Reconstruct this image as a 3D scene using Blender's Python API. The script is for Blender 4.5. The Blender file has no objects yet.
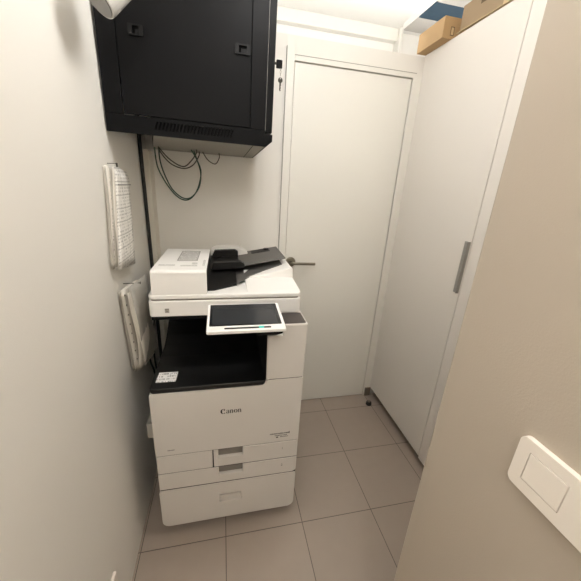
import bpy, bmesh, math, random
from mathutils import Vector, Matrix
random.seed(7)
C = bpy.context.scene.collection
scene = bpy.context.scene

# ------------------------------------------------------------------ materials
def mat(name, col, rough=.5, metal=0., bump=0., bscale=200., vary=0., vscale=3., spec=.5, coat=0.):
    m = bpy.data.materials.new(name); m.use_nodes = True
    nt = m.node_tree; b = nt.nodes['Principled BSDF']
    b.inputs['Base Color'].default_value = (*col, 1)
    b.inputs['Roughness'].default_value = rough
    b.inputs['Metallic'].default_value = metal
    b.inputs['Specular IOR Level'].default_value = spec
    b.inputs['Coat Weight'].default_value = coat
    tc = nt.nodes.new('ShaderNodeTexCoord')
    if vary:
        n = nt.nodes.new('ShaderNodeTexNoise'); n.inputs['Scale'].default_value = vscale; n.inputs['Detail'].default_value = 5
        nt.links.new(tc.outputs['Object'], n.inputs['Vector'])
        mx = nt.nodes.new('ShaderNodeMix'); mx.data_type = 'RGBA'
        mx.inputs['A'].default_value = (*[c*(1-vary) for c in col], 1)
        mx.inputs['B'].default_value = (*[min(1, c*(1+vary)) for c in col], 1)
        nt.links.new(n.outputs['Fac'], mx.inputs['Factor']); nt.links.new(mx.outputs['Result'], b.inputs['Base Color'])
    if bump:
        n = nt.nodes.new('ShaderNodeTexNoise'); n.inputs['Scale'].default_value = bscale; n.inputs['Detail'].default_value = 4
        nt.links.new(tc.outputs['Object'], n.inputs['Vector'])
        bp = nt.nodes.new('ShaderNodeBump'); bp.inputs['Strength'].default_value = bump; bp.inputs['Distance'].default_value = .002
        nt.links.new(n.outputs['Fac'], bp.inputs['Height']); nt.links.new(bp.outputs['Normal'], b.inputs['Normal'])
    return m

def tile_mat(name, x0, y0, s, col, grout):
    m = mat(name, col, rough=.42)
    nt = m.node_tree; b = nt.nodes['Principled BSDF']
    g = nt.nodes.new('ShaderNodeNewGeometry'); sp = nt.nodes.new('ShaderNodeSeparateXYZ')
    nt.links.new(g.outputs['Position'], sp.inputs[0])
    def M(op, a, bb):
        n = nt.nodes.new('ShaderNodeMath'); n.operation = op
        for i, v in enumerate((a, bb)):
            if v is None: continue
            if isinstance(v, (int, float)): n.inputs[i].default_value = v
            else: nt.links.new(v, n.inputs[i])
        return n.outputs[0]
    es, fl = [], []
    for ax, o in (('X', x0), ('Y', y0)):
        t = M('DIVIDE', M('SUBTRACT', sp.outputs[ax], o), s)
        fl.append(M('FLOOR', t, None))
        f = M('FRACT', t, None)
        es.append(M('MINIMUM', f, M('SUBTRACT', 1.0, f)))
    e = M('MINIMUM', es[0], es[1])
    gm = M('LESS_THAN', e, .0016/s)
    cb = nt.nodes.new('ShaderNodeCombineXYZ'); nt.links.new(fl[0], cb.inputs[0]); nt.links.new(fl[1], cb.inputs[1])
    wn = nt.nodes.new('ShaderNodeTexWhiteNoise'); wn.noise_dimensions = '3D'; nt.links.new(cb.outputs[0], wn.inputs['Vector'])
    no = nt.nodes.new('ShaderNodeTexNoise'); no.inputs['Scale'].default_value = 20; no.inputs['Detail'].default_value = 8
    nt.links.new(g.outputs['Position'], no.inputs['Vector'])
    v = M('ADD', M('MULTIPLY', wn.outputs['Value'], .10), M('MULTIPLY', no.outputs['Fac'], .22))
    mx = nt.nodes.new('ShaderNodeMix'); mx.data_type = 'RGBA'
    mx.inputs['A'].default_value = (*[c*.88 for c in col], 1); mx.inputs['B'].default_value = (*[c*1.2 for c in col], 1)
    nt.links.new(v, mx.inputs['Factor'])
    m2 = nt.nodes.new('ShaderNodeMix'); m2.data_type = 'RGBA'; m2.inputs['B'].default_value = (*grout, 1)
    nt.links.new(gm, m2.inputs['Factor']); nt.links.new(mx.outputs['Result'], m2.inputs['A'])
    nt.links.new(m2.outputs['Result'], b.inputs['Base Color'])
    bp = nt.nodes.new('ShaderNodeBump'); bp.inputs['Strength'].default_value = .5; bp.inputs['Distance'].default_value = .001
    nt.links.new(M('SUBTRACT', 1.0, gm), bp.inputs['Height']); nt.links.new(bp.outputs['Normal'], b.inputs['Normal'])
    return m

def print_mat(name, paper, ink, pitch, axis_line='Z', axis_run='Y', density=.55, run=260., rough=.6, alpha=1., grid=0.):
    """white paper carrying rows of small illegible print"""
    m = mat(name, paper, rough=rough)
    nt = m.node_tree; b = nt.nodes['Principled BSDF']
    tc = nt.nodes.new('ShaderNodeTexCoord'); sp = nt.nodes.new('ShaderNodeSeparateXYZ'); nt.links.new(tc.outputs['Object'], sp.inputs[0])
    def M(op, a, bb=None):
        n = nt.nodes.new('ShaderNodeMath'); n.operation = op
        for i, v in enumerate((a, bb)):
            if v is None: continue
            if isinstance(v, (int, float)): n.inputs[i].default_value = v
            else: nt.links.new(v, n.inputs[i])
        return n.outputs[0]
    t = M('DIVIDE', sp.outputs[axis_line], pitch)
    row = M('FLOOR', t); f = M('FRACT', t)
    cb = nt.nodes.new('ShaderNodeCombineXYZ'); nt.links.new(M('MULTIPLY', sp.outputs[axis_run], run), cb.inputs[0]); nt.links.new(M('MULTIPLY', row, 7.3), cb.inputs[1])
    n = nt.nodes.new('ShaderNodeTexNoise'); n.inputs['Scale'].default_value = 1; n.inputs['Detail'].default_value = 2
    nt.links.new(cb.outputs[0], n.inputs['Vector'])
    mask = M('MULTIPLY', M('GREATER_THAN', n.outputs['Fac'], density), M('LESS_THAN', f, .5))
    if grid:
        lines = M('LESS_THAN', M('FRACT', M('DIVIDE', sp.outputs[axis_line], grid)), .07)
        lines2 = M('LESS_THAN', M('FRACT', M('DIVIDE', sp.outputs[axis_run], grid*1.7)), .04)
        mask = M('MAXIMUM', mask, M('MAXIMUM', lines, lines2))
    mx = nt.nodes.new('ShaderNodeMix'); mx.data_type = 'RGBA'
    mx.inputs['A'].default_value = (*paper, 1); mx.inputs['B'].default_value = (*ink, 1)
    nt.links.new(mask, mx.inputs['Factor']); nt.links.new(mx.outputs['Result'], b.inputs['Base Color'])
    b.inputs['Alpha'].default_value = alpha
    return m

WALL = mat('wall_paint', (.80, .78, .735), .75, bump=.12, bscale=350, vary=.02, vscale=2)
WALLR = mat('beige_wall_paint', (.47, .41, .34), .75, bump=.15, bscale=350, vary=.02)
CEIL = mat('ceiling_paint', (.88, .87, .84), .8, bump=.05)
DOORM = mat('door_lacquer', (.80, .785, .73), .45, bump=.03, bscale=120)
FRAME = mat('frame_lacquer', (.79, .775, .725), .45, bump=.03)
CABM = mat('cabinet_laminate', (.76, .725, .68), .42, bump=.02)
CABSIDE = mat('cabinet_core', (.55, .52, .47), .6)
PLINTH = mat('plinth_board', (.05, .042, .035), .6)
SKIRT = mat('skirting_tile', (.20, .165, .13), .5)
TILE = tile_mat('floor_tiles', .312, -.127, .3385, (.40, .335, .285), (.12, .10, .086))
FRAME_SHADE = mat('frame_shade_line', (.33, .31, .28), .7)  # shadow gap tone of the door frame, painted as a colour
GAP_SHADE = mat('gap_shade', (.03, .028, .025), .8)  # shade inside narrow gaps, put into the colour
STEEL = mat('brushed_steel', (.42, .39, .33), .32, metal=1., bump=.03, bscale=500)
LEVER = mat('lever_metal', (.27, .25, .20), .35, metal=.9)
BARGREY = mat('grey_handle', (.36, .35, .33), .45, metal=.6)
WHITE_SHADED = mat('copier_white_shaded', (.70, .67, .635), .42, bump=.05, bscale=900)  # same plastic as the top, greyed to paint the front's dimmer light
WHITE_LIT = mat('copier_white_lit', (.86, .85, .83), .38, bump=.03, bscale=900)  # same plastic, kept brighter to paint the light on the top
BODYG = mat('copier_side_grey', (.55, .53, .5), .55)
CHASS = mat('chassis_dark', (.05, .048, .045), .6)  # dark backing, the seams' shade is put into its colour
BLACK = mat('copier_black', (.007, .007, .007), .42, bump=.06, bscale=900)
BLACKM = mat('copier_matt_black', (.003, .003, .003), .8, spec=.2)
TRAYG = mat('feeder_grey', (.105, .10, .095), .45, bump=.05, bscale=700)
THROAT = mat('feeder_black', (.008, .0075, .007), .5, spec=.3)
PAD = mat('brown_black_pad', (.055, .045, .042), .5)
GLASS = mat('screen_glass', (.012, .014, .017), .12, spec=.6)
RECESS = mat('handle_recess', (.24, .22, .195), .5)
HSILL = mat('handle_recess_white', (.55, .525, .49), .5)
INK = mat('ink_black', (.012, .011, .01), .6)
INKG = mat('ink_grey', (.22, .21, .20), .6)
CYAN = mat('teal_indicator', (.03, .62, .58), .4)  # indicator light painted as flat colour, without emission
RACKM = mat('rack_black', (.0045, .0045, .005), .5, spec=.09, bump=.12, bscale=1200, vary=.05)
RACKD = mat('rack_slot', (.002, .002, .002), .9, spec=.05)
RACKB = mat('rack_bottom_grey', (.24, .225, .19), .6)
LATCH = mat('latch_black', (.009, .009, .0095), .5, spec=.15)
CARD = mat('cardboard', (.47, .31, .155), .75, bump=.15, bscale=150, vary=.06, vscale=6)
CARDG = mat('cardboard_dull', (.36, .265, .165), .75, bump=.15, bscale=150, vary=.06, vscale=6)
CARDL = mat('cardboard_light', (.60, .47, .28), .75, bump=.1)
CARDDARK = mat('cardboard_print_and_shade', (.13, .085, .045), .7)  # print ink, also the painted shade under the second box
TAPE = mat('parcel_label', (.60, .44, .24), .55)
PGREY = mat('panel_grey', (.50, .48, .45), .8)
PBLUE = mat('panel_blue', (.022, .055, .09), .7, vary=.15, vscale=20)
PLASTIC = mat('switch_plastic', (.86, .80, .73), .35)
LAMPW = mat('lamp_white', (.62, .61, .58), .45)
LAMPF = mat('lamp_face_grey', (.30, .295, .285), .5)
DUCT = mat('duct_beige', (.74, .70, .62), .5)
CABLEK = mat('cable_black', (.012, .012, .011), .55)
CABLEG = mat('cable_green', (.016, .06, .038), .5)
CABLEB = mat('cable_brown', (.05, .04, .028), .5)
KEYB = mat('key_plastic', (.004, .004, .004), .6, spec=.1)
KEYM = mat('key_metal', (.05, .045, .035), .55, metal=.3, spec=.2)
RUBBER = mat('rubber_dark', (.03, .026, .022), .6)
PAPER1 = print_mat('printed_sheet', (.78, .76, .72), (.42, .405, .385), .0105, density=.52, run=170, grid=.042)
PAPER2 = mat('plain_sheet', (.80, .77, .71), .7, vary=.03, vscale=20)
PAPER3 = mat('dull_sheet', (.47, .44, .39), .7, vary=.05, vscale=20)
STICKM = print_mat('sticker_print', (.86, .85, .84), (.30, .30, .30), .0165, 'Y', 'X', .53, 420)
INSTR = print_mat('instruction_print_mat', (.62, .61, .59), (.28, .27, .26), .012, 'Y', 'X', .48, 320)
INSTR2 = print_mat('caution_print_mat', (.80, .79, .77), (.40, .39, .38), .007, 'Y', 'X', .42, 300)
# clear plastic sleeve
SLEEVE = bpy.data.materials.new('plastic_sleeve'); SLEEVE.use_nodes = True
_nt = SLEEVE.node_tree; _b = _nt.nodes['Principled BSDF']
_b.inputs['Base Color'].default_value = (.74, .72, .67, 1); _b.inputs['Roughness'].default_value = .28
_b.inputs['Alpha'].default_value = .5
LIGHTM = bpy.data.materials.new('lamp_diffuser'); LIGHTM.use_nodes = True
_b = LIGHTM.node_tree.nodes['Principled BSDF']; _b.inputs['Base Color'].default_value = (.9, .9, .88, 1)
_b.inputs['Emission Color'].default_value = (1., .98, .95, 1); _b.inputs['Emission Strength'].default_value = 1

# ------------------------------------------------------------------ helpers
def thing(name, label, cat, loc=(0, 0, 0), group=None):
    o = bpy.data.objects.new(name, None); C.objects.link(o); o.location = loc
    o.empty_display_size = .05
    o['label'] = label; o['category'] = cat
    if group: o['group'] = group
    o['_org'] = tuple(loc)
    return o
def tag(o, label, cat, group=None):
    o['label'] = label; o['category'] = cat
    if group: o['group'] = group
    return o

def arc(cx, cy, r, a0, a1, n=6):
    return [(cx+r*math.cos(math.radians(a0+(a1-a0)*i/n)), cy+r*math.sin(math.radians(a0+(a1-a0)*i/n))) for i in range(n+1)]
def rrect(x0, x1, y0, y1, r):
    if not isinstance(r, (list, tuple)): r = [r]*4      # bl, br, tr, tl
    p = []
    for (cx, cy, a, rr) in ((x0+r[0], y0+r[0], 180, r[0]), (x1-r[1], y0+r[1], 270, r[1]), (x1-r[2], y1-r[2], 0, r[2]), (x0+r[3], y1-r[3], 90, r[3])):
        p += arc(cx, cy, rr, a, a+90) if rr > 1e-6 else [(cx, cy)]
    return p

class MB:
    def __init__(s): s.bm = bmesh.new(); s.M = Matrix()
    def v(s, p): return s.bm.verts.new(s.M @ Vector(p))
    def face(s, pts):
        try: return s.bm.faces.new([s.v(p) for p in pts])
        except ValueError: pass
    def box(s, x0, x1, y0, y1, z0, z1):
        vs = [s.v((x, y, z)) for x in (x0, x1) for y in (y0, y1) for z in (z0, z1)]
        for f in ((0, 1, 3, 2), (4, 6, 7, 5), (0, 4, 5, 1), (2, 3, 7, 6), (0, 2, 6, 4), (1, 5, 7, 3)):
            s.bm.faces.new([vs[i] for i in f])
        return s
    def prism(s, pts, axis, a, b, holes=()):
        """closed 2-D outline swept along an axis; holes pass right through"""
        mp = {'x': lambda p, t: (t, p[0], p[1]), 'y': lambda p, t: (p[0], t, p[1]), 'z': lambda p, t: (p[0], p[1], t)}[axis]
        loops = [pts]+list(holes)
        rings = []
        for t in (a, b):
            rr = [[s.v(mp(p, t)) for p in L] for L in loops]
            rings.append(rr)
            if holes:
                ed = []
                for L in rr:
                    for i in range(len(L)): ed.append(s.bm.edges.new((L[i], L[(i+1) % len(L)])))
                bmesh.ops.triangle_fill(s.bm, use_beauty=True, use_dissolve=False, edges=ed)
            else:
                s.bm.faces.new(rr[0])
        for A, B in zip(*rings):
            for i in range(len(A)):
                j = (i+1) % len(A)
                s.bm.faces.new((A[i], A[j], B[j], B[i]))
        return s
    def tube(s, pts, r, n=8, cap=True):
        pts = [Vector(p) for p in pts]; rs = r if isinstance(r, (list, tuple)) else [r]*len(pts)
        prev = None; rings = []
        for i, p in enumerate(pts):
            t = (pts[min(i+1, len(pts)-1)]-pts[max(i-1, 0)]).normalized()
            if prev is None:
                u = t.orthogonal().normalized()
            else:
                u = (prev-t*prev.dot(t)).normalized()
            prev = u; w = t.cross(u)
            rings.append([s.v(p+(u*math.cos(2*math.pi*k/n)+w*math.sin(2*math.pi*k/n))*rs[i]) for k in range(n)])
        for A, B in zip(rings, rings[1:]):
            for k in range(n): s.bm.faces.new((A[k], A[(k+1) % n], B[(k+1) % n], B[k]))
        if cap: s.bm.faces.new(rings[0][::-1]); s.bm.faces.new(rings[-1])
        return s
    def lathe(s, prof, c, axis=(0, 0, 1), n=24):
        a = Vector(axis).normalized(); c = Vector(c)
        return s.tube_prof([c+a*h for r, h in prof], [max(r, 1e-4) for r, h in prof], a, n)
    def tube_prof(s, ps, rs, a, n):
        u = a.orthogonal().normalized(); w = a.cross(u); rings = []
        for p, r in zip(ps, rs):
            rings.append([s.v(p+(u*math.cos(2*math.pi*k/n)+w*math.sin(2*math.pi*k/n))*r) for k in range(n)])
        for A, B in zip(rings, rings[1:]):
            for k in range(n): s.bm.faces.new((A[k], A[(k+1) % n], B[(k+1) % n], B[k]))
        s.bm.faces.new(rings[0][::-1]); s.bm.faces.new(rings[-1]); return s
    def grid(s, fn, nu, nv):
        vs = [[s.v(fn(i/nu, j/nv)) for j in range(nv+1)] for i in range(nu+1)]
        for i in range(nu):
            for j in range(nv): s.bm.faces.new((vs[i][j], vs[i+1][j], vs[i+1][j+1], vs[i][j+1]))
        return s
    def stroke(s, pts, ws, zoff=0.0):
        """thick/thin lettering stroke in local XY"""
        P = [Vector((p[0], p[1], 0)) for p in pts]; A = []; B = []
        for i, p in enumerate(P):
            t = (P[min(i+1, len(P)-1)]-P[max(i-1, 0)]).normalized(); nrm = Vector((-t.y, t.x, 0))
            w = ws[i]/2 if isinstance(ws, (list, tuple)) else ws/2
            A.append(p+nrm*w); B.append(p-nrm*w)
        for i in range(len(P)-1): s.face([A[i], B[i], B[i+1], A[i+1]])
        return s
    def build(s, name, m, parent=None, bevel=0, seg=2, smooth=False, solid=0, recalc=True):
        if recalc: bmesh.ops.recalc_face_normals(s.bm, faces=s.bm.faces)
        me = bpy.data.meshes.new(name); 
        o = bpy.data.objects.new(name, me); C.objects.link(o)
        if parent is not None:
            org = Vector(parent.get('_org', (0, 0, 0))); s.bm.transform(Matrix.Translation(-org))
            o.parent = parent; o['_org'] = tuple(org)
            if parent.parent or parent.type == 'MESH': pass
        s.bm.to_mesh(me); s.bm.free(); me.materials.append(m)
        if smooth:
            for p in me.polygons: p.use_smooth = True
        if solid:
            md = o.modifiers.new('solid', 'SOLIDIFY'); md.thickness = solid; md.offset = 0
        if bevel:
            md = o.modifiers.new('bevel', 'BEVEL'); md.width = bevel; md.segments = seg; md.limit_method = 'ANGLE'; md.angle_limit = math.radians(35)
        return o

def structure(o): o['kind'] = 'structure'; return o
def spline(pts, n=6):
    pts = [Vector(p) for p in pts]; out = []
    for i in range(len(pts)-1):
        p0 = pts[max(i-1, 0)]; p1 = pts[i]; p2 = pts[i+1]; p3 = pts[min(i+2, len(pts)-1)]
        for k in range(n):
            t = k/n
            out.append(.5*((2*p1)+(p2-p0)*t+(2*p0-5*p1+4*p2-p3)*t*t+(3*p1-p0-3*p2+p3)*t**3))
    out.append(pts[-1]); return out

# ------------------------------------------------------------------ room shell
XL = -.713
CZ = 2.40
structure(MB().box(XL-.1, 1.45, -2.95, .62, -.1, 0).build('floor', TILE))
structure(MB().box(XL-.1, 1.45, -2.95, .62, CZ, CZ+.1).build('ceiling', CEIL))
structure(MB().box(XL-.1, XL, -2.95, .62, 0, CZ).build('wall_left', WALL))
# partition with the door opening, open above its top edge
w = MB().box(XL, -.003, 0, .1, 0, 2.115).box(.6400, 1.3, 0, .1, 0, 2.115).box(-.003, .6400, 0, .1, 2.013, 2.115).box(-.003, .6400, .06, .1, 0, 2.013)
structure(w.build('wall_back', WALL))
structure(MB().box(XL, 1.45, .45, .62, 0, CZ).build('wall_far', CEIL))
structure(MB().box(1.3, 1.45, -1.28, .45, 0, CZ).build('wall_right', WALL))
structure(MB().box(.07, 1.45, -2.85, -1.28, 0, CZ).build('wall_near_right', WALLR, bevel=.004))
structure(MB().box(XL, 1.45, -2.95, -2.85, 0, CZ).build('wall_rear', WALL))
# beam under the ceiling beyond the partition, white upright and the lowered strip of coloured panels
structure(MB().box(XL, .7315, .405, .45, 2.335, CZ).build('trim_1', FRAME, bevel=.003))
structure(MB().box(.732, .752, .38, .45, 2.1, CZ).build('trim_2', FRAME, bevel=.002))
structure(MB().box(.728, 1.3, -1.28, .345, 2.372, CZ).build('trim_3', CEIL))
def panel(y0, y1, x0, x1, m, lab):
    o = MB().box(x0, x1, y0, y1, 2.366, 2.372).build('ceiling_panel', m)
    return tag(o, lab, 'panel', None)
panel(.19, .342, .732, 1.0, PGREY, 'grey square panel under the lowered ceiling beside the white upright')
panel(.035, .188, .732, 1.0, PBLUE, 'navy blue square panel under the lowered ceiling above the cardboard boxes')
panel(-.3, .033, .732, 1.0, PGREY, 'grey panel at the top edge of the photo, beyond the navy blue one')

# ------------------------------------------------------------------ door
door = structure(MB().box(.0005, .6350, -.006, .034, .006, 2.0075).build('door_1', DOORM, bevel=.0015))
fr = MB().box(-.042, -.003, -.014, .03, 0, 2.062).box(.6400, .692, -.010, .03, 0, 2.035).box(-.003, .6400, -.014, .03, 2.0118, 2.034)
structure(fr.build('trim_4', FRAME, bevel=.0015))
structure(MB().box(-.004, .654, -.0155, -.0138, 2.033, 2.0352).build('trim_shade_6', FRAME_SHADE))  # thin dark strip painting the shadow gap over the frame head
structure(MB().box(-.0435, -.0415, -.0146, -.0001, 0, 2.066).build('trim_shade_7', FRAME_SHADE))  # dark strip painting the shadow line along the frame's outer edge
structure(MB().box(-.002, .6392, .036, .058, 0, 2.0125).build('trim_shade_5', GAP_SHADE))
structure(MB().box(.648, .6915, -.02, -.011, 0, .068).build('baseboard_back', SKIRT, bevel=.002))
# lever handle : children of the door
h = MB()
h.lathe([(.027, 0), (.029, .002), (.029, .009), (.024, .011)], (.032, -.006, 1.017), (0, -1, 0))
h.tube(spline([(.032, -.015, 1.017), (.032, -.042, 1.017), (.036, -.052, 1.017), (.048, -.055, 1.0165), (.11, -.055, 1.0155), (.170, -.055, 1.0145)]), .0082, 10)
h.build('lever_handle', LEVER, door, smooth=False, bevel=.001)
MB().box(.027, .037, -.0085, -.006, .925, .95).build('keyhole', KEYM, door, bevel=.002)
for z in (1.80, .985, .165):
    k = MB().tube([(.6380, -.013, z-.032), (.6380, -.013, z+.032)], .0048, 10)
    k.box(.6385, .657, -.0155, -.0138, z-.026, z+.026)
    k.build('hinge', FRAME, door)

# ------------------------------------------------------------------ tall cabinet on the right
cab = thing('tall_cabinet', 'tall white cabinet with flush door and grey bar handle, beside the white door', 'cabinet', (.98, -.6, 0))
MB().box(.712, 1.295, -1.27, -.006, .072, 2.118).build('carcass', CABSIDE, cab)
d = MB().prism([(-.607, .054), (-.007, .071), (-.007, 2.119), (-.607, 2.119)], 'x', .690, .710).build('cabinet_door', CABM, cab, bevel=.0012)
MB().box(.690, .7118, -1.27, -.6105, .042, 2.119).build('end_panel', CABM, cab, bevel=.0012)
MB().box(.765, 1.29, -1.26, -.01, 0, .0718).build('plinth', PLINTH, cab)
hb = MB().prism(rrect(-.604, -.577, 1.018, 1.252, .001), 'x', .683, .6899)
hb.box(.676, .684, -.604, -.598, 1.018, 1.252)
hb.build('bar_handle', BARGREY, d, bevel=.0008)

# ------------------------------------------------------------------ cardboard boxes on the cabinet
b1 = thing('cardboard_box', 'tan closed cardboard box on the cabinet top, nearest the white door', 'box', (.75, -.08, 2.119), 'boxes on the cabinet')
MB().box(.640, .84, -.200, -.004, 2.1195, 2.202).build('carton', CARD, b1, bevel=.0015)
m_ = MB()
for a in ((.678, .681, 2.132, 2.166), (.694, .697, 2.132, 2.166), (.678, .697, 2.132, 2.135), (.678, .697, 2.163, 2.166)):
    m_.box(a[0], a[1], -.2008, -.200, a[2], a[3])
m_.build('label_outline', CARDDARK, b1)
MB().box(.681, .694, -.2005, -.200, 2.135, 2.163).build('parcel_label', TAPE, b1)
b2 = thing('cardboard_box', 'dull brown cardboard box with a lifted flap on the cabinet top, nearer the camera', 'box', (.8, -.4, 2.119), 'boxes on the cabinet')
MB().box(.708, .93, -.66, -.222, 2.1335, 2.235).build('carton', CARDG, b2, bevel=.0015)
MB().box(.775, .92, -.655, -.23, 2.1195, 2.1334).build('shade_base', CARDDARK, b2)  # recessed dark block painting the shadow gap under the raised carton
MB().prism([(-.225, 2.1305), (-.54, 2.1265), (-.54, 2.1285), (-.225, 2.1333)], 'x', .692, .78).build('flap', CARDL, b2)
MB().box(.7065, .708, -.405, -.33, 2.196, 2.214).build('printed_mark', CARDDARK, b2)
MB().box(.7055, .708, -.66, -.455, 2.1336, 2.2345).build('light_patch', CARDL, b2)

# ------------------------------------------------------------------ door stop
ds = thing('door_stop', 'small dark round door stop on the floor tiles near the cabinet', 'door stop', (.638, -.112, 0))
MB().lathe([(.019, 0), (.020, .003), (.018, .02), (.015, .024)], (.638, -.112, .0002), n=20).build('rubber_buffer', RUBBER, ds, bevel=.001)
MB().lathe([(.010, .024), (.0105, .027), (.008, .030)], (.638, -.112, .0002), n=16).build('screw_cap', SKIRT, ds)

# ------------------------------------------------------------------ wall rack (side panel faces the camera)
rk = thing('network_rack', 'black steel wall rack hung on the left wall above the photocopier', 'rack cabinet', (-.455, -.27, 1.568))
RY = -.535
b = MB().prism([(-.572, RY+.008), (-.206, RY+.008), (-.206, -.012), (-.677, -.012)], 'z', 1.5725, 1.75).box(XL+.004, -.206, RY+.008, -.012, 1.7502, 2.19)
b.build('rack_body', RACKM, rk)
# frame around the side panel, vent slots cut through the bottom rail
slots = []
n = 23
for i in range(n):
    x = -.563+i*(.240/(n-1)); 
    slots.append([(x-.0040, 1.585), (x+.0018, 1.585), (x+.0105, 1.610), (x+.0047, 1.610)])
rail = MB().prism([(XL+.004, 1.568), (-.206, 1.568), (-.206, 1.620), (XL+.004, 1.620)], 'y', RY, RY+.006, slots)
rail.build('bottom_rail', RACKM, rk)
MB().box(-.58, -.30, RY+.0062, RY+.0078, 1.580, 1.615).build('slot_backing', RACKD, rk)
for a, b in ((XL+.004, -.6565), (-.2572, -.206)): MB().box(a, b, RY, RY+.006, 1.6202, 2.19).build('frame_post', RACKM, rk, bevel=.0015)
sp_ = MB().box(-.6545, -.2592, RY+.0006, RY+.0066, 1.6225, 2.188).build('side_panel', RACKM, rk, bevel=.001)
for x0, x1, z0, z1 in ((-.622, -.580, 1.832, 1.860), (-.311, -.263, 1.829, 1.857)):
    lt = MB().prism(rrect(x0, x1, z0, z1, .003), 'y', RY-.004, RY+.0005, [rrect(x0+.012, x1-.011, z0+.004, z1-.004, .001)]).build('latch', LATCH, sp_)
    MB().box(x0+.0115, x1-.0105, RY-.0003, RY+.0004, z0+.0035, z1-.0035).build('latch_recess', RACKD, lt)
    MB().box(x0+.020, x1-.012, RY-.003, RY-.0004, z0+.005, z1-.013).build('latch_tongue', LATCH, lt)
MB().prism([(-.572, RY+.0082), (-.206, RY+.0082), (-.206, -.012), (-.677, -.012)], 'z', 1.5675, 1.5723).build('bottom_plate', RACKB, rk)
MB().box(-.2475, -.2455, RY+.008, -.02, 1.5668, 1.5676).build('plate_seam', RACKD, rk)
# front door of the rack, seen edge-on, with its rail below
fd = MB().box(-.2035, -.181, RY+.001, -.02, 1.6135, 2.188).build('rack_door', RACKM, rk, bevel=.002)
MB().box(-.2050, -.2040, RY+.001, -.02, 1.62, 2.188).build('door_gasket', INKG, rk)
MB().prism([(-.206, 1.568), (-.2, 1.568), (-.179, 1.586), (-.179, 1.608), (-.206, 1.609)], 'y', RY, -.015).build('front_rail', RACKM, rk, bevel=.001)
rk.rotation_euler = (0, math.radians(.8), 0)

# key in the rack door lock
ky = thing('key_set', 'small key hanging by a chain from the black-headed key in the rack door', 'key', (-.15, -.45, 1.80))
MB().lathe([(.004, 0), (.004, .012)], (-.1708, -.45, 1.8445), (1, 0, 0), 12).build('key_blade', KEYM, ky)
MB().prism(rrect(-.1600, -.1385, 1.831, 1.856, .003), 'y', -.454, -.446).build('key_head', KEYB, ky, bevel=.001)
MB().box(-.1385, -.1365, -.4525, -.4475, 1.836, 1.851).build('head_cap', PLASTIC, ky)
ch = MB()
for i in range(3):
    c = Vector((-.1435, -.45, 1.828-.0075*i)); ax = (1, 0) if i % 2 else (.35, .93)
    ch.tube([c+Vector((.0028*math.cos(t)*ax[0], .0028*math.cos(t)*ax[1], .0048*math.sin(t))) for t in [k*math.pi/5 for k in range(11)]], .0007, 6, False)
ch.build('key_chain', STEEL, ky)
k2 = MB().prism([(-.1435+.0085*math.cos(t), 1.7955+.0085*math.sin(t)) for t in [k*math.pi/8 for k in range(16)]], 'y', -.451, -.449, [[(-.1435+.002*math.cos(t), 1.8005+.002*math.sin(t)) for t in [k*math.pi/4 for k in range(8)]]])
k2.prism([(-.1465, 1.789), (-.1465, 1.765), (-.1435, 1.761), (-.141, 1.764), (-.1425, 1.768), (-.1405, 1.771), (-.1420, 1.776), (-.1405, 1.779), (-.1405, 1.789)], 'y', -.451, -.449)
k2.build('hanging_key', KEYM, ky)

# ------------------------------------------------------------------ spot lamp beside the rack
lp = thing('spot_lamp', 'grey white cylindrical spot lamp hanging in front of the black rack', 'lamp', (-.615, -.755, 1.80))
ax = Vector((.56, .34, .76)).normalized(); c0 = Vector((-.628, -.752, 1.817))
MB().lathe([(.001, 0.003), (.035, .003), (.0365, 0), (.039, .001), (.040, .012), (.040, .11), (.034, .122)], c0, ax, 32).build('lamp_body', LAMPW, lp, smooth=False)
MB().lathe([(.001, 0), (.0345, 0), (.0345, .0025)], c0-ax*.0012, ax, 32).build('lamp_face', LAMPF, lp)
p0 = c0+ax*.118
MB().tube(spline([p0, p0+ax*.02, p0+ax*.035+Vector((0, 0, .02)), (p0.x+.03, p0.y, 2.10), (p0.x+.03, p0.y, 2.385)]), .008, 10).build('lamp_stem', LAMPW, lp)
MB().lathe([(.04, 0), (.04, .015)], (p0.x+.03, p0.y, 2.385), n=24).build('ceiling_rose', LAMPW, lp)

# ------------------------------------------------------------------ photocopier
pc = thing('photocopier', 'white multifunction photocopier with a black output tray and a touch panel', 'photocopier', (-.34, -.42, 0))
FY = -.757
X0, X1 = -.618, -.063
# chassis, castors
MB().box(-.611, -.07, FY+.024, -.1, .052, .7185).build('chassis', CHASS, pc)
for x in (-.56, -.12):
    for y in (-.66, -.16):
        c_ = MB().tube([(x-.012, y, .0245), (x+.012, y, .0245)], .0243, 16); c_.box(x-.018, x+.018, y-.02, y+.02, .0455, .0525)
        c_.build('castor', RUBBER, pc)
# drawers
def front(name, outline, holes, y0=FY, t=.022, m=WHITE_SHADED, par=pc, bevel=.003):
    return MB().prism(outline, 'y', y0, y0+t, holes).build(name, m, par, bevel=bevel, seg=3)
def pull(par, x0, x1, z0, z1, y=FY, m=RECESS):
    MB().box(x0-.002, x1+.002, y+.0145, y+.018, z0-.002, z1+.002).build('handle_recess', m, par)
hz = rrect(-.389, -.297, .147, .194, .003)
dr = front('base_drawer', rrect(X0-.003, X1, .055, .259, [.03, .03, .012, .012]), [hz])
pull(dr, -.389, -.297, .147, .194, m=HSILL)
MB().box(-.387, -.299, FY+.006, FY+.0142, .149, .176).build('grip', WHITE_SHADED, dr, bevel=.002)
c2 = front('paper_cassette', [(X0, .265), (X1-.016, .265)]+arc(X1-.016, .281, .016, 270, 360)+[(X1, .346), (-.2915, .346), (-.2915, .305), (-.3885, .305), (-.3885, .346), (X0, .346)], [])
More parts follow.
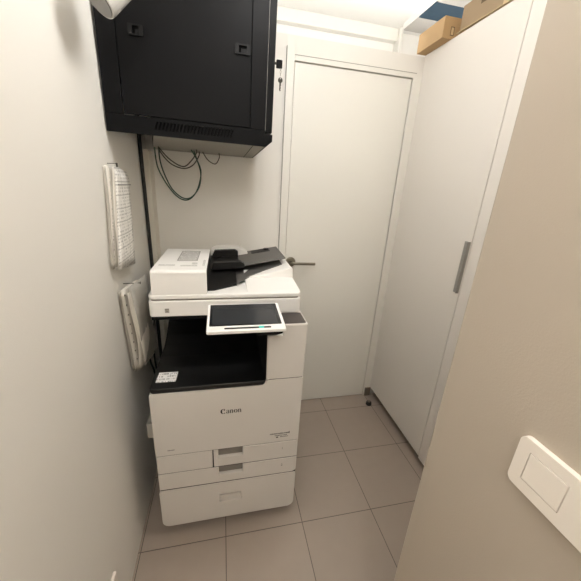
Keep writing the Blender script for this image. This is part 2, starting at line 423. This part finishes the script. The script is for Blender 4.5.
MB().box(-.3905, -.2895, FY+.014, FY+.0175, .303, .3455).build('handle_recess', RECESS, c2)
c1 = front('paper_cassette', [(-.4065, .3495), (X1, .3495), (X1, .4365), (-.2915, .4365), (-.2915, .395), (-.3885, .395), (-.3885, .4365), (-.4065, .4365)], [])
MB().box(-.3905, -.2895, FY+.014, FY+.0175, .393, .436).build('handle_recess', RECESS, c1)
front('side_cover', [(X0+.001, .3495), (-.411, .3495), (-.411, .4365), (X0+.001, .4365)], [], bevel=.002)
MB().box(-.4108, -.4067, FY+.008, FY+.02, .35, .436).build('cover_gap_shade', GAP_SHADE, pc)
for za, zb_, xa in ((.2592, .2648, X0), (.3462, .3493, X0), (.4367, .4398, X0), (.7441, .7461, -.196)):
    MB().box(xa+.002, X1-.002, FY+.0025, FY+.0215, za, zb_).build('seam_shade', GAP_SHADE, pc)  # dark strips laid in the seams in place of their shade
# numbers on the cassettes
def txt(s, size):
    cu = bpy.data.curves.new('t', 'FONT'); cu.body = s; cu.size = size; cu.align_x = 'CENTER'
    o = bpy.data.objects.new('t', cu); C.objects.link(o)
    dg = bpy.context.evaluated_depsgraph_get(); me = bpy.data.meshes.new_from_object(o.evaluated_get(dg))
    bpy.data.objects.remove(o); bpy.data.curves.remove(cu); return me
def put_text(s, size, x, z, y, par, m=INK, name='number_mark'):
    mbx = MB(); mbx.bm.from_mesh(txt(s, size))
    mbx.bm.transform(Matrix.Translation((x, y, z)) @ Matrix.Rotation(math.radians(90), 4, 'X'))
    return mbx.build(name, m, par, recalc=False)
put_text('1', .016, -.128, .397, FY-.0006, c1, INKG)
put_text('2', .016, -.127, .306, FY-.0006, c2)
# main front cover with the bump under the control column
cover = [(X0, .440), (X1, .440), (X1, .7440), (-.1975, .7440), (-.1990, .7430)]+arc(-.2300, .7510, .0300, -12, -90, 6)[0:]+[(X0+.008, .721)]+arc(X0+.008, .713, .008, 90, 180, 4)
front('front_cover', cover, [], t=.03, bevel=.003)
# control column with its dark top pad
col_ = [(X1, .7462), (X1+.004, .972), (-.150, .972), (-.150, .930), (-.188, .930)]+arc(-.193, .918, .012, 90, 180, 4)+[(-.205, .7462)]
MB().prism(col_, 'y', FY, -.1).build('control_column', WHITE_SHADED, pc, bevel=.004, seg=3)
MB().prism(rrect(-.146, -.066, -.751, -.6605, .004), 'z', .9722, .9745).build('dark_pad', PAD, pc)
MB().box(-.2085, -.2054, -.748, -.3, .741, .93).build('inner_side', BLACKM, pc)
# output tray
tr = MB().prism(rrect(-.6165, -.2056, -.7535, -.28, [.016, .012, 0, 0]), 'z', .7215, .7410)
tr.build('output_tray', BLACK, pc, bevel=.003, seg=3)
MB().prism([(-.545, .7397), (-.46, .752), (-.40, .771), (-.33, .805), (-.3005, .81), (-.3005, .7397)], 'x', -.612, -.21).build('tray_rise', BLACK, pc)
MB().box(-.612, -.2056, -.30, -.11, .7397, .9635).build('inner_back', BLACKM, pc)
MB().box(-.605, -.16, -.66, -.105, .9638, .9737).build('inner_ceiling', BLACKM, pc)
# sticker on the tray
sk = MB(); sk.M = Matrix.Translation((-.5665, -.684, .7412)) @ Matrix.Rotation(math.radians(-1.5), 4, 'Z')
sk.box(-.0345, .0345, -.031, .031, 0, .0004); sk.build('tray_sticker', STICKM, pc)
sk = MB(); sk.M = Matrix.Translation((-.5475, -.668, .7417))
sk.stroke([(.011*math.cos(t), .011*math.sin(t)) for t in [k*math.pi/8 for k in range(15)]], .0012); sk.build('sticker_emblem', INKG, pc)
# scanner
MB().prism(rrect(-.613, -.066, -.660, -.105, .018), 'z', .9745, 1.0335).build('scanner_unit', WHITE_LIT, pc, bevel=.004, seg=3)
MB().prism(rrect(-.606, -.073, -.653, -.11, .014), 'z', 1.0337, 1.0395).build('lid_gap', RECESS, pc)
MB().prism(rrect(-.612, -.067, -.659, -.105, .018), 'z', 1.0397, 1.0560).build('feeder_base', WHITE_LIT, pc, bevel=.004, seg=3)
nf = MB().box(-.559, -.545, -.6608, -.660, .991, 1.006).build('contact_mark', INKG, pc)
nq = MB()
for i in range(3): nq.box(-.5572+.0046*i, -.5572+.0046*i+.0022, -.6612, -.6608, .993+.004*(i % 2), 1.001+.003*(i % 2))
nq.build('mark_lines', PAPER3, nf)
# automatic document feeder : left block
fb = [(-.657, 1.0562), (-.655, 1.136)]+arc(-.645, 1.1345, .0085, 175, 90, 4)+[(-.29, 1.1430)]+arc(-.29, 1.083, .06, 88, 0, 6)+[(-.215, 1.0562)]
fdr = MB().prism(fb, 'x', -.598, -.4135).build('document_feeder', WHITE_LIT, pc, bevel=.004, seg=3)
hump = [(-.413, 1.0562), (-.413, 1.126), (-.395, 1.1355), (-.365, 1.1405), (-.31, 1.141), (-.28, 1.1375), (-.255, 1.127), (-.232, 1.108), (-.225, 1.0562)]
MB().prism(hump, 'y', -.228, -.155).build('rear_hump', WHITE_LIT, fdr, bevel=.006, seg=3)
# printed instructions on the feeder
lb = MB().box(-.527, -.455, -.511, -.338, 1.1433, 1.1437).build('instruction_print', INSTR, fdr)
q = MB()
for a in ((-.529, -.453, -.3395, -.336), (-.529, -.453, -.5135, -.510), (-.529, -.5265, -.5135, -.336), (-.4555, -.453, -.5135, -.336)): q.box(*a, 1.1437, 1.1440)
q.build('print_border', INKG, lb)
q = MB().box(-.583, -.527, -.586, -.570, 1.1433, 1.1437).box(-.508, -.449, -.597, -.578, 1.1433, 1.1437).box(-.47, -.45, -.566, -.540, 1.1433, 1.1437)
q.build('caution_print', INSTR2, fdr)
MB().box(-.431, -.4225, -.585, -.50, 1.1433, 1.1437).build('arrow_print', INSTR2, fdr)
MB().box(-.4135, -.4131, -.645, -.30, 1.058, 1.142).build('feed_slot', THROAT, fdr)
# throat, guides, tray
q = MB(); P_ = [(-.4128, -.622), (-.39, -.620), (-.305, -.563), (-.305, -.24), (-.4128, -.24)]
lo = [q.v((x, y, 1.0563)) for x, y in P_]; hi = [q.v((x, y, 1.060+(y+.622)*.115)) for x, y in P_]
q.bm.faces.new(hi); q.bm.faces.new(lo[::-1])
for i in range(5): q.bm.faces.new((lo[i], lo[(i+1) % 5], hi[(i+1) % 5], hi[i]))
q.build('feed_throat', THROAT, fdr)
tray = MB(); th_ = math.atan2(1.137-1.098, .19)
tray.prism([(-.3045, 1.0905), (-.085, 1.1325), (-.085, 1.138), (-.3045, 1.099)], 'y', -.425, -.165)
ft = tray.build('feeder_tray', TRAYG, pc, bevel=.003)
def tz(x): return 1.099+(x+.3045)*(1.138-1.099)/(.2195)
q = MB().prism([(-.22, tz(-.22)+.0002), (-.13, tz(-.13)+.0002), (-.13, tz(-.13)+.0016), (-.22, tz(-.22)+.0016)], 'y', -.245, -.175); q.build('tray_inlay', THROAT, ft)
q = MB().lathe([(.014, 0), (.014, .004), (.010, .007)], (-.145, -.21, tz(-.145)+.002), (0, 0, 1), 16); q.build('tray_stop', THROAT, ft)
MB().prism([(-.406, 1.108), (-.395, 1.132), (-.300, 1.136), (-.286, 1.128), (-.286, 1.098), (-.406, 1.092)], 'y', -.262, -.236).build('paper_guide', THROAT, fdr, bevel=.003)
MB().prism([(-.406, 1.090), (-.395, 1.122), (-.285, 1.126), (-.268, 1.117), (-.268, 1.098), (-.406, 1.088)], 'y', -.455, -.425).build('paper_guide', THROAT, fdr, bevel=.003)
MB().prism([(-.406, 1.092), (-.36, 1.104), (-.286, 1.1035), (-.286, 1.0905), (-.406, 1.086)], 'y', -.425, -.262).build('guide_bed', THROAT, fdr)
# raised rear of the lid that carries the tray
MB().prism([(-.30, 1.0562), (-.30, 1.066), (-.20, 1.082), (-.075, 1.112), (-.068, 1.108), (-.068, 1.0562)], 'y', -.505, -.15).build('tray_support', WHITE_LIT, fdr, bevel=.004)
def sz(x): return 1.0675+max(0, x+.30)*.17 if x < -.2 else 1.0830+(x+.2)*.24
q = MB()
for za in (0,):
    P_ = [(-.3045, -.57), (-.25, -.50), (-.19, -.455), (-.10, -.425), (-.10, -.28), (-.3045, -.28)]
    lo = [q.v((x, y, sz(x)-.004)) for x, y in P_]; hi = [q.v((x, y, sz(x)+.0012)) for x, y in P_]
    q.bm.faces.new(hi); q.bm.faces.new(lo[::-1])
    for i in range(6): q.bm.faces.new((lo[i], lo[(i+1) % 6], hi[(i+1) % 6], hi[i]))
q.build('delivery_shade', TRAYG, fdr)  # dark sheet painting the feeder tray's shadow on the white slope
MB().prism([(-.655, 1.0562), (-.640, 1.060), (-.401, 1.078), (-.401, 1.0562)], 'x', -.27, -.068).build('delivery_slope', WHITE_LIT, fdr, bevel=.002)
# control panel
cp = MB(); th_ = math.radians(7.0)
CM = Matrix.Translation((-.2875, -.800, 1.0300)) @ Matrix.Rotation(th_, 4, 'X')
cp.M = CM; cp.prism(rrect(-.1205, .1205, -.084, .084, .006), 'z', -.011, 0)
cpo = cp.build('control_panel', WHITE_LIT, pc, bevel=.0025, seg=3)
q = MB(); q.M = CM; q.prism(rrect(-.1125, .1105, -.055, .078, .003), 'z', .0001, .0008); q.build('screen', GLASS, cpo)
q = MB(); q.M = CM; q.prism(rrect(-.105, .098, -.049, .067, .001), 'z', .0009, .0012); 
q.build('display', mat('display_dark', (.03, .033, .038), .16), cpo)
q = MB(); q.M = CM; q.prism(rrect(-.068, .074, -.0735, -.0655, .002), 'z', .0001, .0006); q.build('button_strip', BLACK, cpo)
q = MB(); q.M = CM; q.prism(rrect(.036, .052, -.0745, -.0645, .002), 'z', .0007, .0011); q.build('start_mark', CYAN, cpo)
q = MB(); q.prism([(-.852, 1.010), (-.67, 1.020), (-.664, .94), (-.76, .935), (-.852, .988)], 'x', -.25, -.1705); q.build('panel_arm', BLACKM, pc, bevel=.003)

# lettering : thick and thin strokes
def letters(name, par, x, z, h, y, m):
    k = h
    def E(cx, cy, rx, ry, a0, a1, wmin, wmax, n=20):
        P, W = [], []
        for i in range(n+1):
            t = math.radians(a0+(a1-a0)*i/n); P.append((cx+rx*math.cos(t), cy+ry*math.sin(t))); W.append(wmin+(wmax-wmin)*abs(math.cos(t))**1.3)
        return P, W
    q = MB(); S = Matrix.Translation((x, y, z)) @ Matrix.Rotation(math.radians(90), 4, 'X') @ Matrix.Scale(k, 4)
    q.M = S
    # C
    q.stroke(*E(.62, .62, .45, .60, 48, 318, .08, .36))
    q.stroke([(.93, 1.02), (.80, .86), (.70, .74)], [.24, .16, .04])
    # a
    def at_(dx): q.M = S @ Matrix.Translation((dx, 0, 0))
    at_(1.22)
    q.stroke(*E(.30, .26, .21, .22, 60, 330, .07, .22)); q.stroke([(.55, .78), (.55, .30), (.57, .06), (.70, .04)], [.20, .22, .20, .06]); q.stroke([(.10, .70), (.18, .86), (.36, .92), (.52, .86), (.56, .72)], [.18, .12, .08, .14, .20])
    for dx in (2.02, 3.78):
        at_(dx)
        q.stroke([(.14, .90), (.14, .02)], .22); q.stroke([(.02, .90), (.16, .90)], .08)
        q.stroke([(.22, .72), (.34, .88), (.46, .90), (.56, .80), (.58, .64), (.58, .02)], [.05, .10, .14, .20, .22, .22])
        q.stroke([(.01, .03), (.28, .03)], .07); q.stroke([(.45, .03), (.72, .03)], .07)
    at_(2.88)
    q.stroke(*E(.40, .47, .29, .42, 0, 360, .07, .26, 28))
    return q.build(name, m, par, recalc=False)
letters('maker_lettering', pc, -.3755, .6105, .0172, FY-.0006, INK)
# small print on the front : too fine to read, rows of tiny strokes
q = MB(); rnd = random.Random(3)
def tiny(x0, x1, z, h):
    x = x0
    while x < x1:
        wd = rnd.uniform(.0012, .0026); q.box(x, min(x+wd, x1), FY-.0005, FY, z, z+h*rnd.choice((.75, 1, 1))); x += wd+.0009
tiny(-.183, -.103, .4805, .0052); q.box(-.105, -.102, FY-.0005, FY, .478, .489)
tiny(-.163, -.112, .4715, .0036); tiny(-.140, -.108, .4635, .0036); q.box(-.157, -.149, FY-.0005, FY, .4615, .4672)
q.build('small_print', INK, pc)
q = MB(); tiny(-.574, -.549, .462, .005); q.build('model_print', INKG, pc)

# ------------------------------------------------------------------ paper bundles on the left wall
def sheet(par, name, m, TL, TR, BR, BL, bulge=.01, curl=.0, nu=6, nv=10, wav=.0, seed=0):
    TL, TR, BR, BL = map(Vector, (TL, TR, BR, BL)); r = random.Random(seed); ph = r.uniform(0, 6)
    def fn(u, v):
        p = (TL*(1-u)+TR*u)*(1-v)+(BL*(1-u)+BR*u)*v
        return p+Vector((bulge*math.sin(math.pi*u)*math.sin(math.pi*v*.9+.1)+curl*v*v*(1-u)+wav*math.sin(ph+7*v+3*u), 0, 0))
    return MB().grid(fn, nu, nv).build(name, m, par, smooth=True, solid=.0006)
pb = thing('paper_bundle', 'upper bundle of printed sheets hanging from a nail on the left wall', 'papers', (XL+.004, -.53, 1.46), 'paper bundles on the left wall')
rp = random.Random(11)
for i in range(7):
    f = i/6
    x = XL+.004+.017*f
    m = PAPER3 if i in (1, 4) else PAPER1 if i in (3, 6) else PAPER2
    e = [rp.uniform(-1, 1) for _ in range(6)]
    sheet(pb, 'sheet', m, (x, -.612+.04*f+.010*e[0], 1.464+.006*e[1]), (x+.001, -.44+.01*f, 1.450), (x+.001, -.475, 1.135+.006*e[2]), (x+.001+.004*max(0, e[3]), -.666+.012*f+.012*e[4], 1.158-.010*f+.008*e[5]), .0045, .003*max(0, e[1]), nv=16, wav=.0012, seed=i+20)
x = XL+.0235
sheet(pb, 'front_sheet', PAPER1, (x, -.572, 1.455), (x+.001, -.425, 1.436), (x+.001, -.470, 1.122), (x+.001, -.662, 1.148), .006, .003)
MB().box(x+.001, x+.0045, -.565, -.425, 1.408, 1.4125).build('binder_strip', BARGREY, pb)
nl = thing('wall_nail', 'dark nail with clip holding the upper paper bundle', 'nail', (XL+.01, -.53, 1.47), 'nails on the left wall')
MB().tube([(XL-.004, -.560, 1.474), (XL+.029, -.560, 1.4745)], .001, 8).box(XL+.0265, XL+.0285, -.566, -.553, 1.464, 1.477).build('nail_and_clip', KEYM, nl)

pl = thing('paper_bundle', 'lower fanned bundle of punched sheets in plastic sleeves beside the photocopier', 'papers', (XL+.004, -.5, 1.04), 'paper bundles on the left wall')
A = XL+.004
def fan(f, w=.21, dz=0.):
    x = A+.046*f
    TL = (x, -.632-.022*f, 1.063+.012*f+dz); TR = (x-.006*f, TL[1]+w, TL[2]-.022)
    BL = (x+.004, -.611+.014*f, .728+.010*f+dz); BR = (x-.004*f, BL[1]+w, BL[2]-.050)
    return TL, TR, BR, BL
sheet(pl, 'sheet', PAPER3, *fan(0), .006, .004, wav=.001)
sheet(pl, 'sheet', PAPER3, *fan(.10, .2, -.004), .007, .004, wav=.002, seed=1)
sheet(pl, 'sheet', PAPER2, *fan(.20, .2, .003), .006, .002, wav=.001, seed=12)
s3 = sheet(pl, 'punched_sheet', PAPER2, *fan(.30), .008, .004, wav=.0, seed=2)
q = fan(.30)
for i in range(8):
    v = .06+i*.115; zc = q[0][2]+(q[3][2]-q[0][2])*v; yc = q[0][1]+(q[3][1]-q[0][1])*v+.012
    hq = MB(); hq.lathe([(.0034, 0), (.0034, .0008)], (q[0][0]+.004*v+.0022+.004*v*v, yc, zc), (1, -.35, 0), 10)
    hq.build('punch_hole', INKG, s3)
sheet(pl, 'sheet', PAPER3, *fan(.55, .19, .004), .004, -.004, wav=.002, seed=4)
sheet(pl, 'sheet', PAPER2, *fan(.78, .215, -.010), .016, -.010, wav=.003, seed=5)
sheet(pl, 'sheet', PAPER2, *fan(.90, .20, .004), .012, .004, wav=.003, seed=9)
sheet(pl, 'plastic_sleeve', SLEEVE, *fan(1., .232, .012), .012, .0, wav=.003, seed=6)
n2 = thing('wall_nail', 'dark nail above the lower paper bundle in plastic sleeves', 'nail', (XL+.01, -.5, 1.07), 'nails on the left wall')
MB().tube([(XL-.004, -.56, 1.068), (XL+.058, -.56, 1.071)], [.0015, .0015], 8).lathe([(.005, 0), (.005, .002)], (XL+.057, -.56, 1.071), (1, 0, 0), 10).build('nail_shank', KEYM, n2)

# ------------------------------------------------------------------ cables, ducts, sockets
o = MB().box(XL+.001, -.683, -.088, -.001, .02, 1.562).build('cable_duct', DUCT, bevel=.002)
tag(o, 'beige vertical cable duct in the corner under the rack', 'cable duct')
def cable(name, pts, r, m, lab, grp=None):
    o = MB().tube(spline(pts), r, 10).build(name, m, smooth=True); tag(o, lab, 'cable', grp); return o
cable('power_cable', [(-.7045, -.140, 1.70), (-.7045, -.138, 1.52), (-.7045, -.134, 1.3), (-.7045, -.130, 1.0), (-.7045, -.128, .5), (-.7045, -.128, .012)], .0078, CABLEK, 'thick black cable running straight down the wall corner beside the beige duct')
cable('network_cable', [(-.626, -.15, 1.5665), (-.625, -.15, 1.517), (-.612, -.15, 1.463), (-.586, -.15, 1.403), (-.556, -.15, 1.370), (-.527, -.15, 1.356), (-.500, -.15, 1.362), (-.474, -.15, 1.388), (-.456, -.15, 1.425), (-.452, -.15, 1.477), (-.465, -.15, 1.528), (-.478, -.15, 1.5665)], .0028, CABLEG, 'dark green cable in the longest loop below the rack, front strand', 'cable loops under the rack')
cable('network_cable', [(-.640, -.168, 1.5665), (-.635, -.17, 1.494), (-.614, -.17, 1.441), (-.586, -.17, 1.395), (-.558, -.17, 1.364), (-.528, -.17, 1.350), (-.500, -.17, 1.358), (-.474, -.17, 1.388), (-.456, -.17, 1.433), (-.449, -.17, 1.485), (-.468, -.17, 1.535), (-.487, -.17, 1.5665)], .0028, CABLEG, 'dark green cable in the longest loop below the rack, lower left strand', 'cable loops under the rack')
cable('network_cable', [(-.634, -.12, 1.5665), (-.608, -.12, 1.528), (-.575, -.12, 1.501), (-.527, -.12, 1.489), (-.486, -.12, 1.507), (-.458, -.12, 1.548), (-.457, -.12, 1.5665)], .0025, CABLEB, 'brownish cable in the lower of the two shallow loops under the rack', 'cable loops under the rack')
cable('network_cable', [(-.62, -.2, 1.5665), (-.575, -.2, 1.519), (-.522, -.2, 1.494), (-.487, -.2, 1.519), (-.462, -.2, 1.555), (-.464, -.2, 1.5665)], .0025, CABLEB, 'brownish cable in the upper of the two shallow loops under the rack', 'cable loops under the rack')
cable('network_cable', [(-.441, -.12, 1.5665), (-.418, -.12, 1.533), (-.385, -.12, 1.518), (-.366, -.12, 1.546), (-.367, -.12, 1.5665)], .0022, CABLEB, 'short dark cable loop under the rack, farthest right', 'cable loops under the rack')
cable('mains_cable', [(-.697, -.30, .80), (-.699, -.36, .74), (-.699, -.39, .69), (-.697, -.375, .62), (-.697, -.32, .5), (-.697, -.30, .2), (-.69, -.28, .006)], .004, CABLEK, 'thin black cable behind the photocopier, left one of two by the sleeves', 'thin cables behind the photocopier')
cable('mains_cable', [(-.694, -.22, .82), (-.699, -.26, .70), (-.699, -.29, .60), (-.697, -.27, .45), (-.697, -.25, .2), (-.69, -.23, .006)], .004, CABLEK, 'thin black cable behind the photocopier, right one of two by the sleeves', 'thin cables behind the photocopier')
so = thing('wall_socket', 'white box socket low on the left wall beside the photocopier cassettes', 'socket', (XL, -.46, .33), 'sockets on the left wall')
MB().prism(rrect(-.505, -.425, .292, .375, .005), 'x', XL+.0005, XL+.038).build('socket_box', DUCT, so, bevel=.004)
MB().lathe([(.02, 0), (.02, .001)], (XL+.038, -.465, .334), (1, 0, 0), 18).build('socket_well', INKG, so)
s2 = thing('wall_socket', 'white socket plate low on the left wall at the bottom edge of the photo', 'socket', (XL, -1.05, .21), 'sockets on the left wall')
MB().prism(rrect(-1.125, -1.003, .176, .258, .006), 'x', XL+.0005, XL+.0115).build('cover_plate', PLASTIC, s2, bevel=.004)
MB().prism(rrect(-1.10, -1.03, .19, .244, .003), 'x', XL+.0115, XL+.0135).build('socket_insert', PLASTIC, s2)

# ------------------------------------------------------------------ light switch on the near right wall
sw = thing('light_switch', 'white rectangular rocker light switch on the beige wall in the foreground', 'switch', (.07, -1.5, 1.08))
def cushion(u, v): return 0
pl_ = MB().prism(rrect(-1.566, -1.443, 1.036, 1.119, .010), 'x', .061, .0699, [rrect(-1.5125, -1.4605, 1.0545, 1.1015, .0012)])
pl_.build('cover_plate', PLASTIC, sw, bevel=.0058, seg=5)
MB().prism(rrect(-1.5115, -1.4615, 1.0555, 1.1005, .001), 'x', .0605, .0695).build('rocker', PLASTIC, sw, bevel=.0008)
sw.children[1].rotation_euler = (0, 0, 0)

# ------------------------------------------------------------------ light and camera
def globe(lab, x, y, z, power, r=.11):
    cl = thing('ceiling_light', lab, 'lamp', (x, y, z), 'globe lamps under the ceiling')
    MB().lathe([(.05, 0), (.05, .02), (.012, .028), (.012, CZ-z-r-.018)], (x, y, z+r-.005), n=24).lathe([(.06, 0), (.06, .014)], (x, y, CZ-.0145), n=24).build('lamp_holder', LAMPW, cl)
    m = LIGHTM.copy(); m.node_tree.nodes['Principled BSDF'].inputs['Emission Strength'].default_value = power
    MB().lathe([(max(.001, r*math.sin(math.pi*i/16)), -r*math.cos(math.pi*i/16)) for i in range(17)], (x, y, z), n=28).build('globe', m, cl, smooth=True)
globe('frosted globe lamp under the ceiling in front of the door, above the photo', -.14, -.86, 2.20, 31)
globe('added fill globe lamp under the ceiling in the passage behind the camera', -.34, -2.30, 2.20, 31)  # fill lamp added to even out the light, out of view

ls = thing('strip_light', 'slim light strip lying on top of the partition above the door', 'lamp', (.3, .075, 2.115))
MB().box(-.6, 1.2, .062, .088, 2.1152, 2.121).build('strip_base', LAMPW, ls)
LED = LIGHTM.copy(); LED.name = 'strip_diffuser'; LED.node_tree.nodes['Principled BSDF'].inputs['Emission Strength'].default_value = 20
MB().box(-.6, 1.2, .064, .086, 2.1212, 2.127).build('strip_cover', LED, ls)

cam = bpy.data.cameras.new('camera'); co = bpy.data.objects.new('camera', cam); C.objects.link(co)
F_PX = 300.244
cam.sensor_width = 36; cam.lens = 36*F_PX/581; cam.clip_start = .01
y_, p_, r_ = [math.radians(a) for a in (13.166086, 18.960751, 3.3317708)]
Fw = Vector((math.sin(y_)*math.cos(p_), math.cos(y_)*math.cos(p_), -math.sin(p_)))
R0 = Vector((math.cos(y_), -math.sin(y_), 0)); U0 = R0.cross(Fw)
Rr = R0*math.cos(r_)+U0*math.sin(r_); Uu = -R0*math.sin(r_)+U0*math.cos(r_)
Mx = Matrix((( Rr.x, Uu.x, -Fw.x, -.3537), (Rr.y, Uu.y, -Fw.y, -1.7030), (Rr.z, Uu.z, -Fw.z, 1.4339), (0, 0, 0, 1)))
co.matrix_world = Mx
scene.camera = co
wd = bpy.data.worlds.new('world'); scene.world = wd; wd.use_nodes = True
wd.node_tree.nodes['Background'].inputs[0].default_value = (.05, .05, .05, 1)
for o in bpy.data.objects:
    if '_org' in o: del o['_org']
scene.view_settings.view_transform = 'Standard'; scene.view_settings.look = 'None'
scene.view_settings.gamma = 1; scene.view_settings.use_curve_mapping = False
scene.view_settings.exposure = 0.2
scene.cycles.max_bounces = 12; scene.cycles.diffuse_bounces = 8
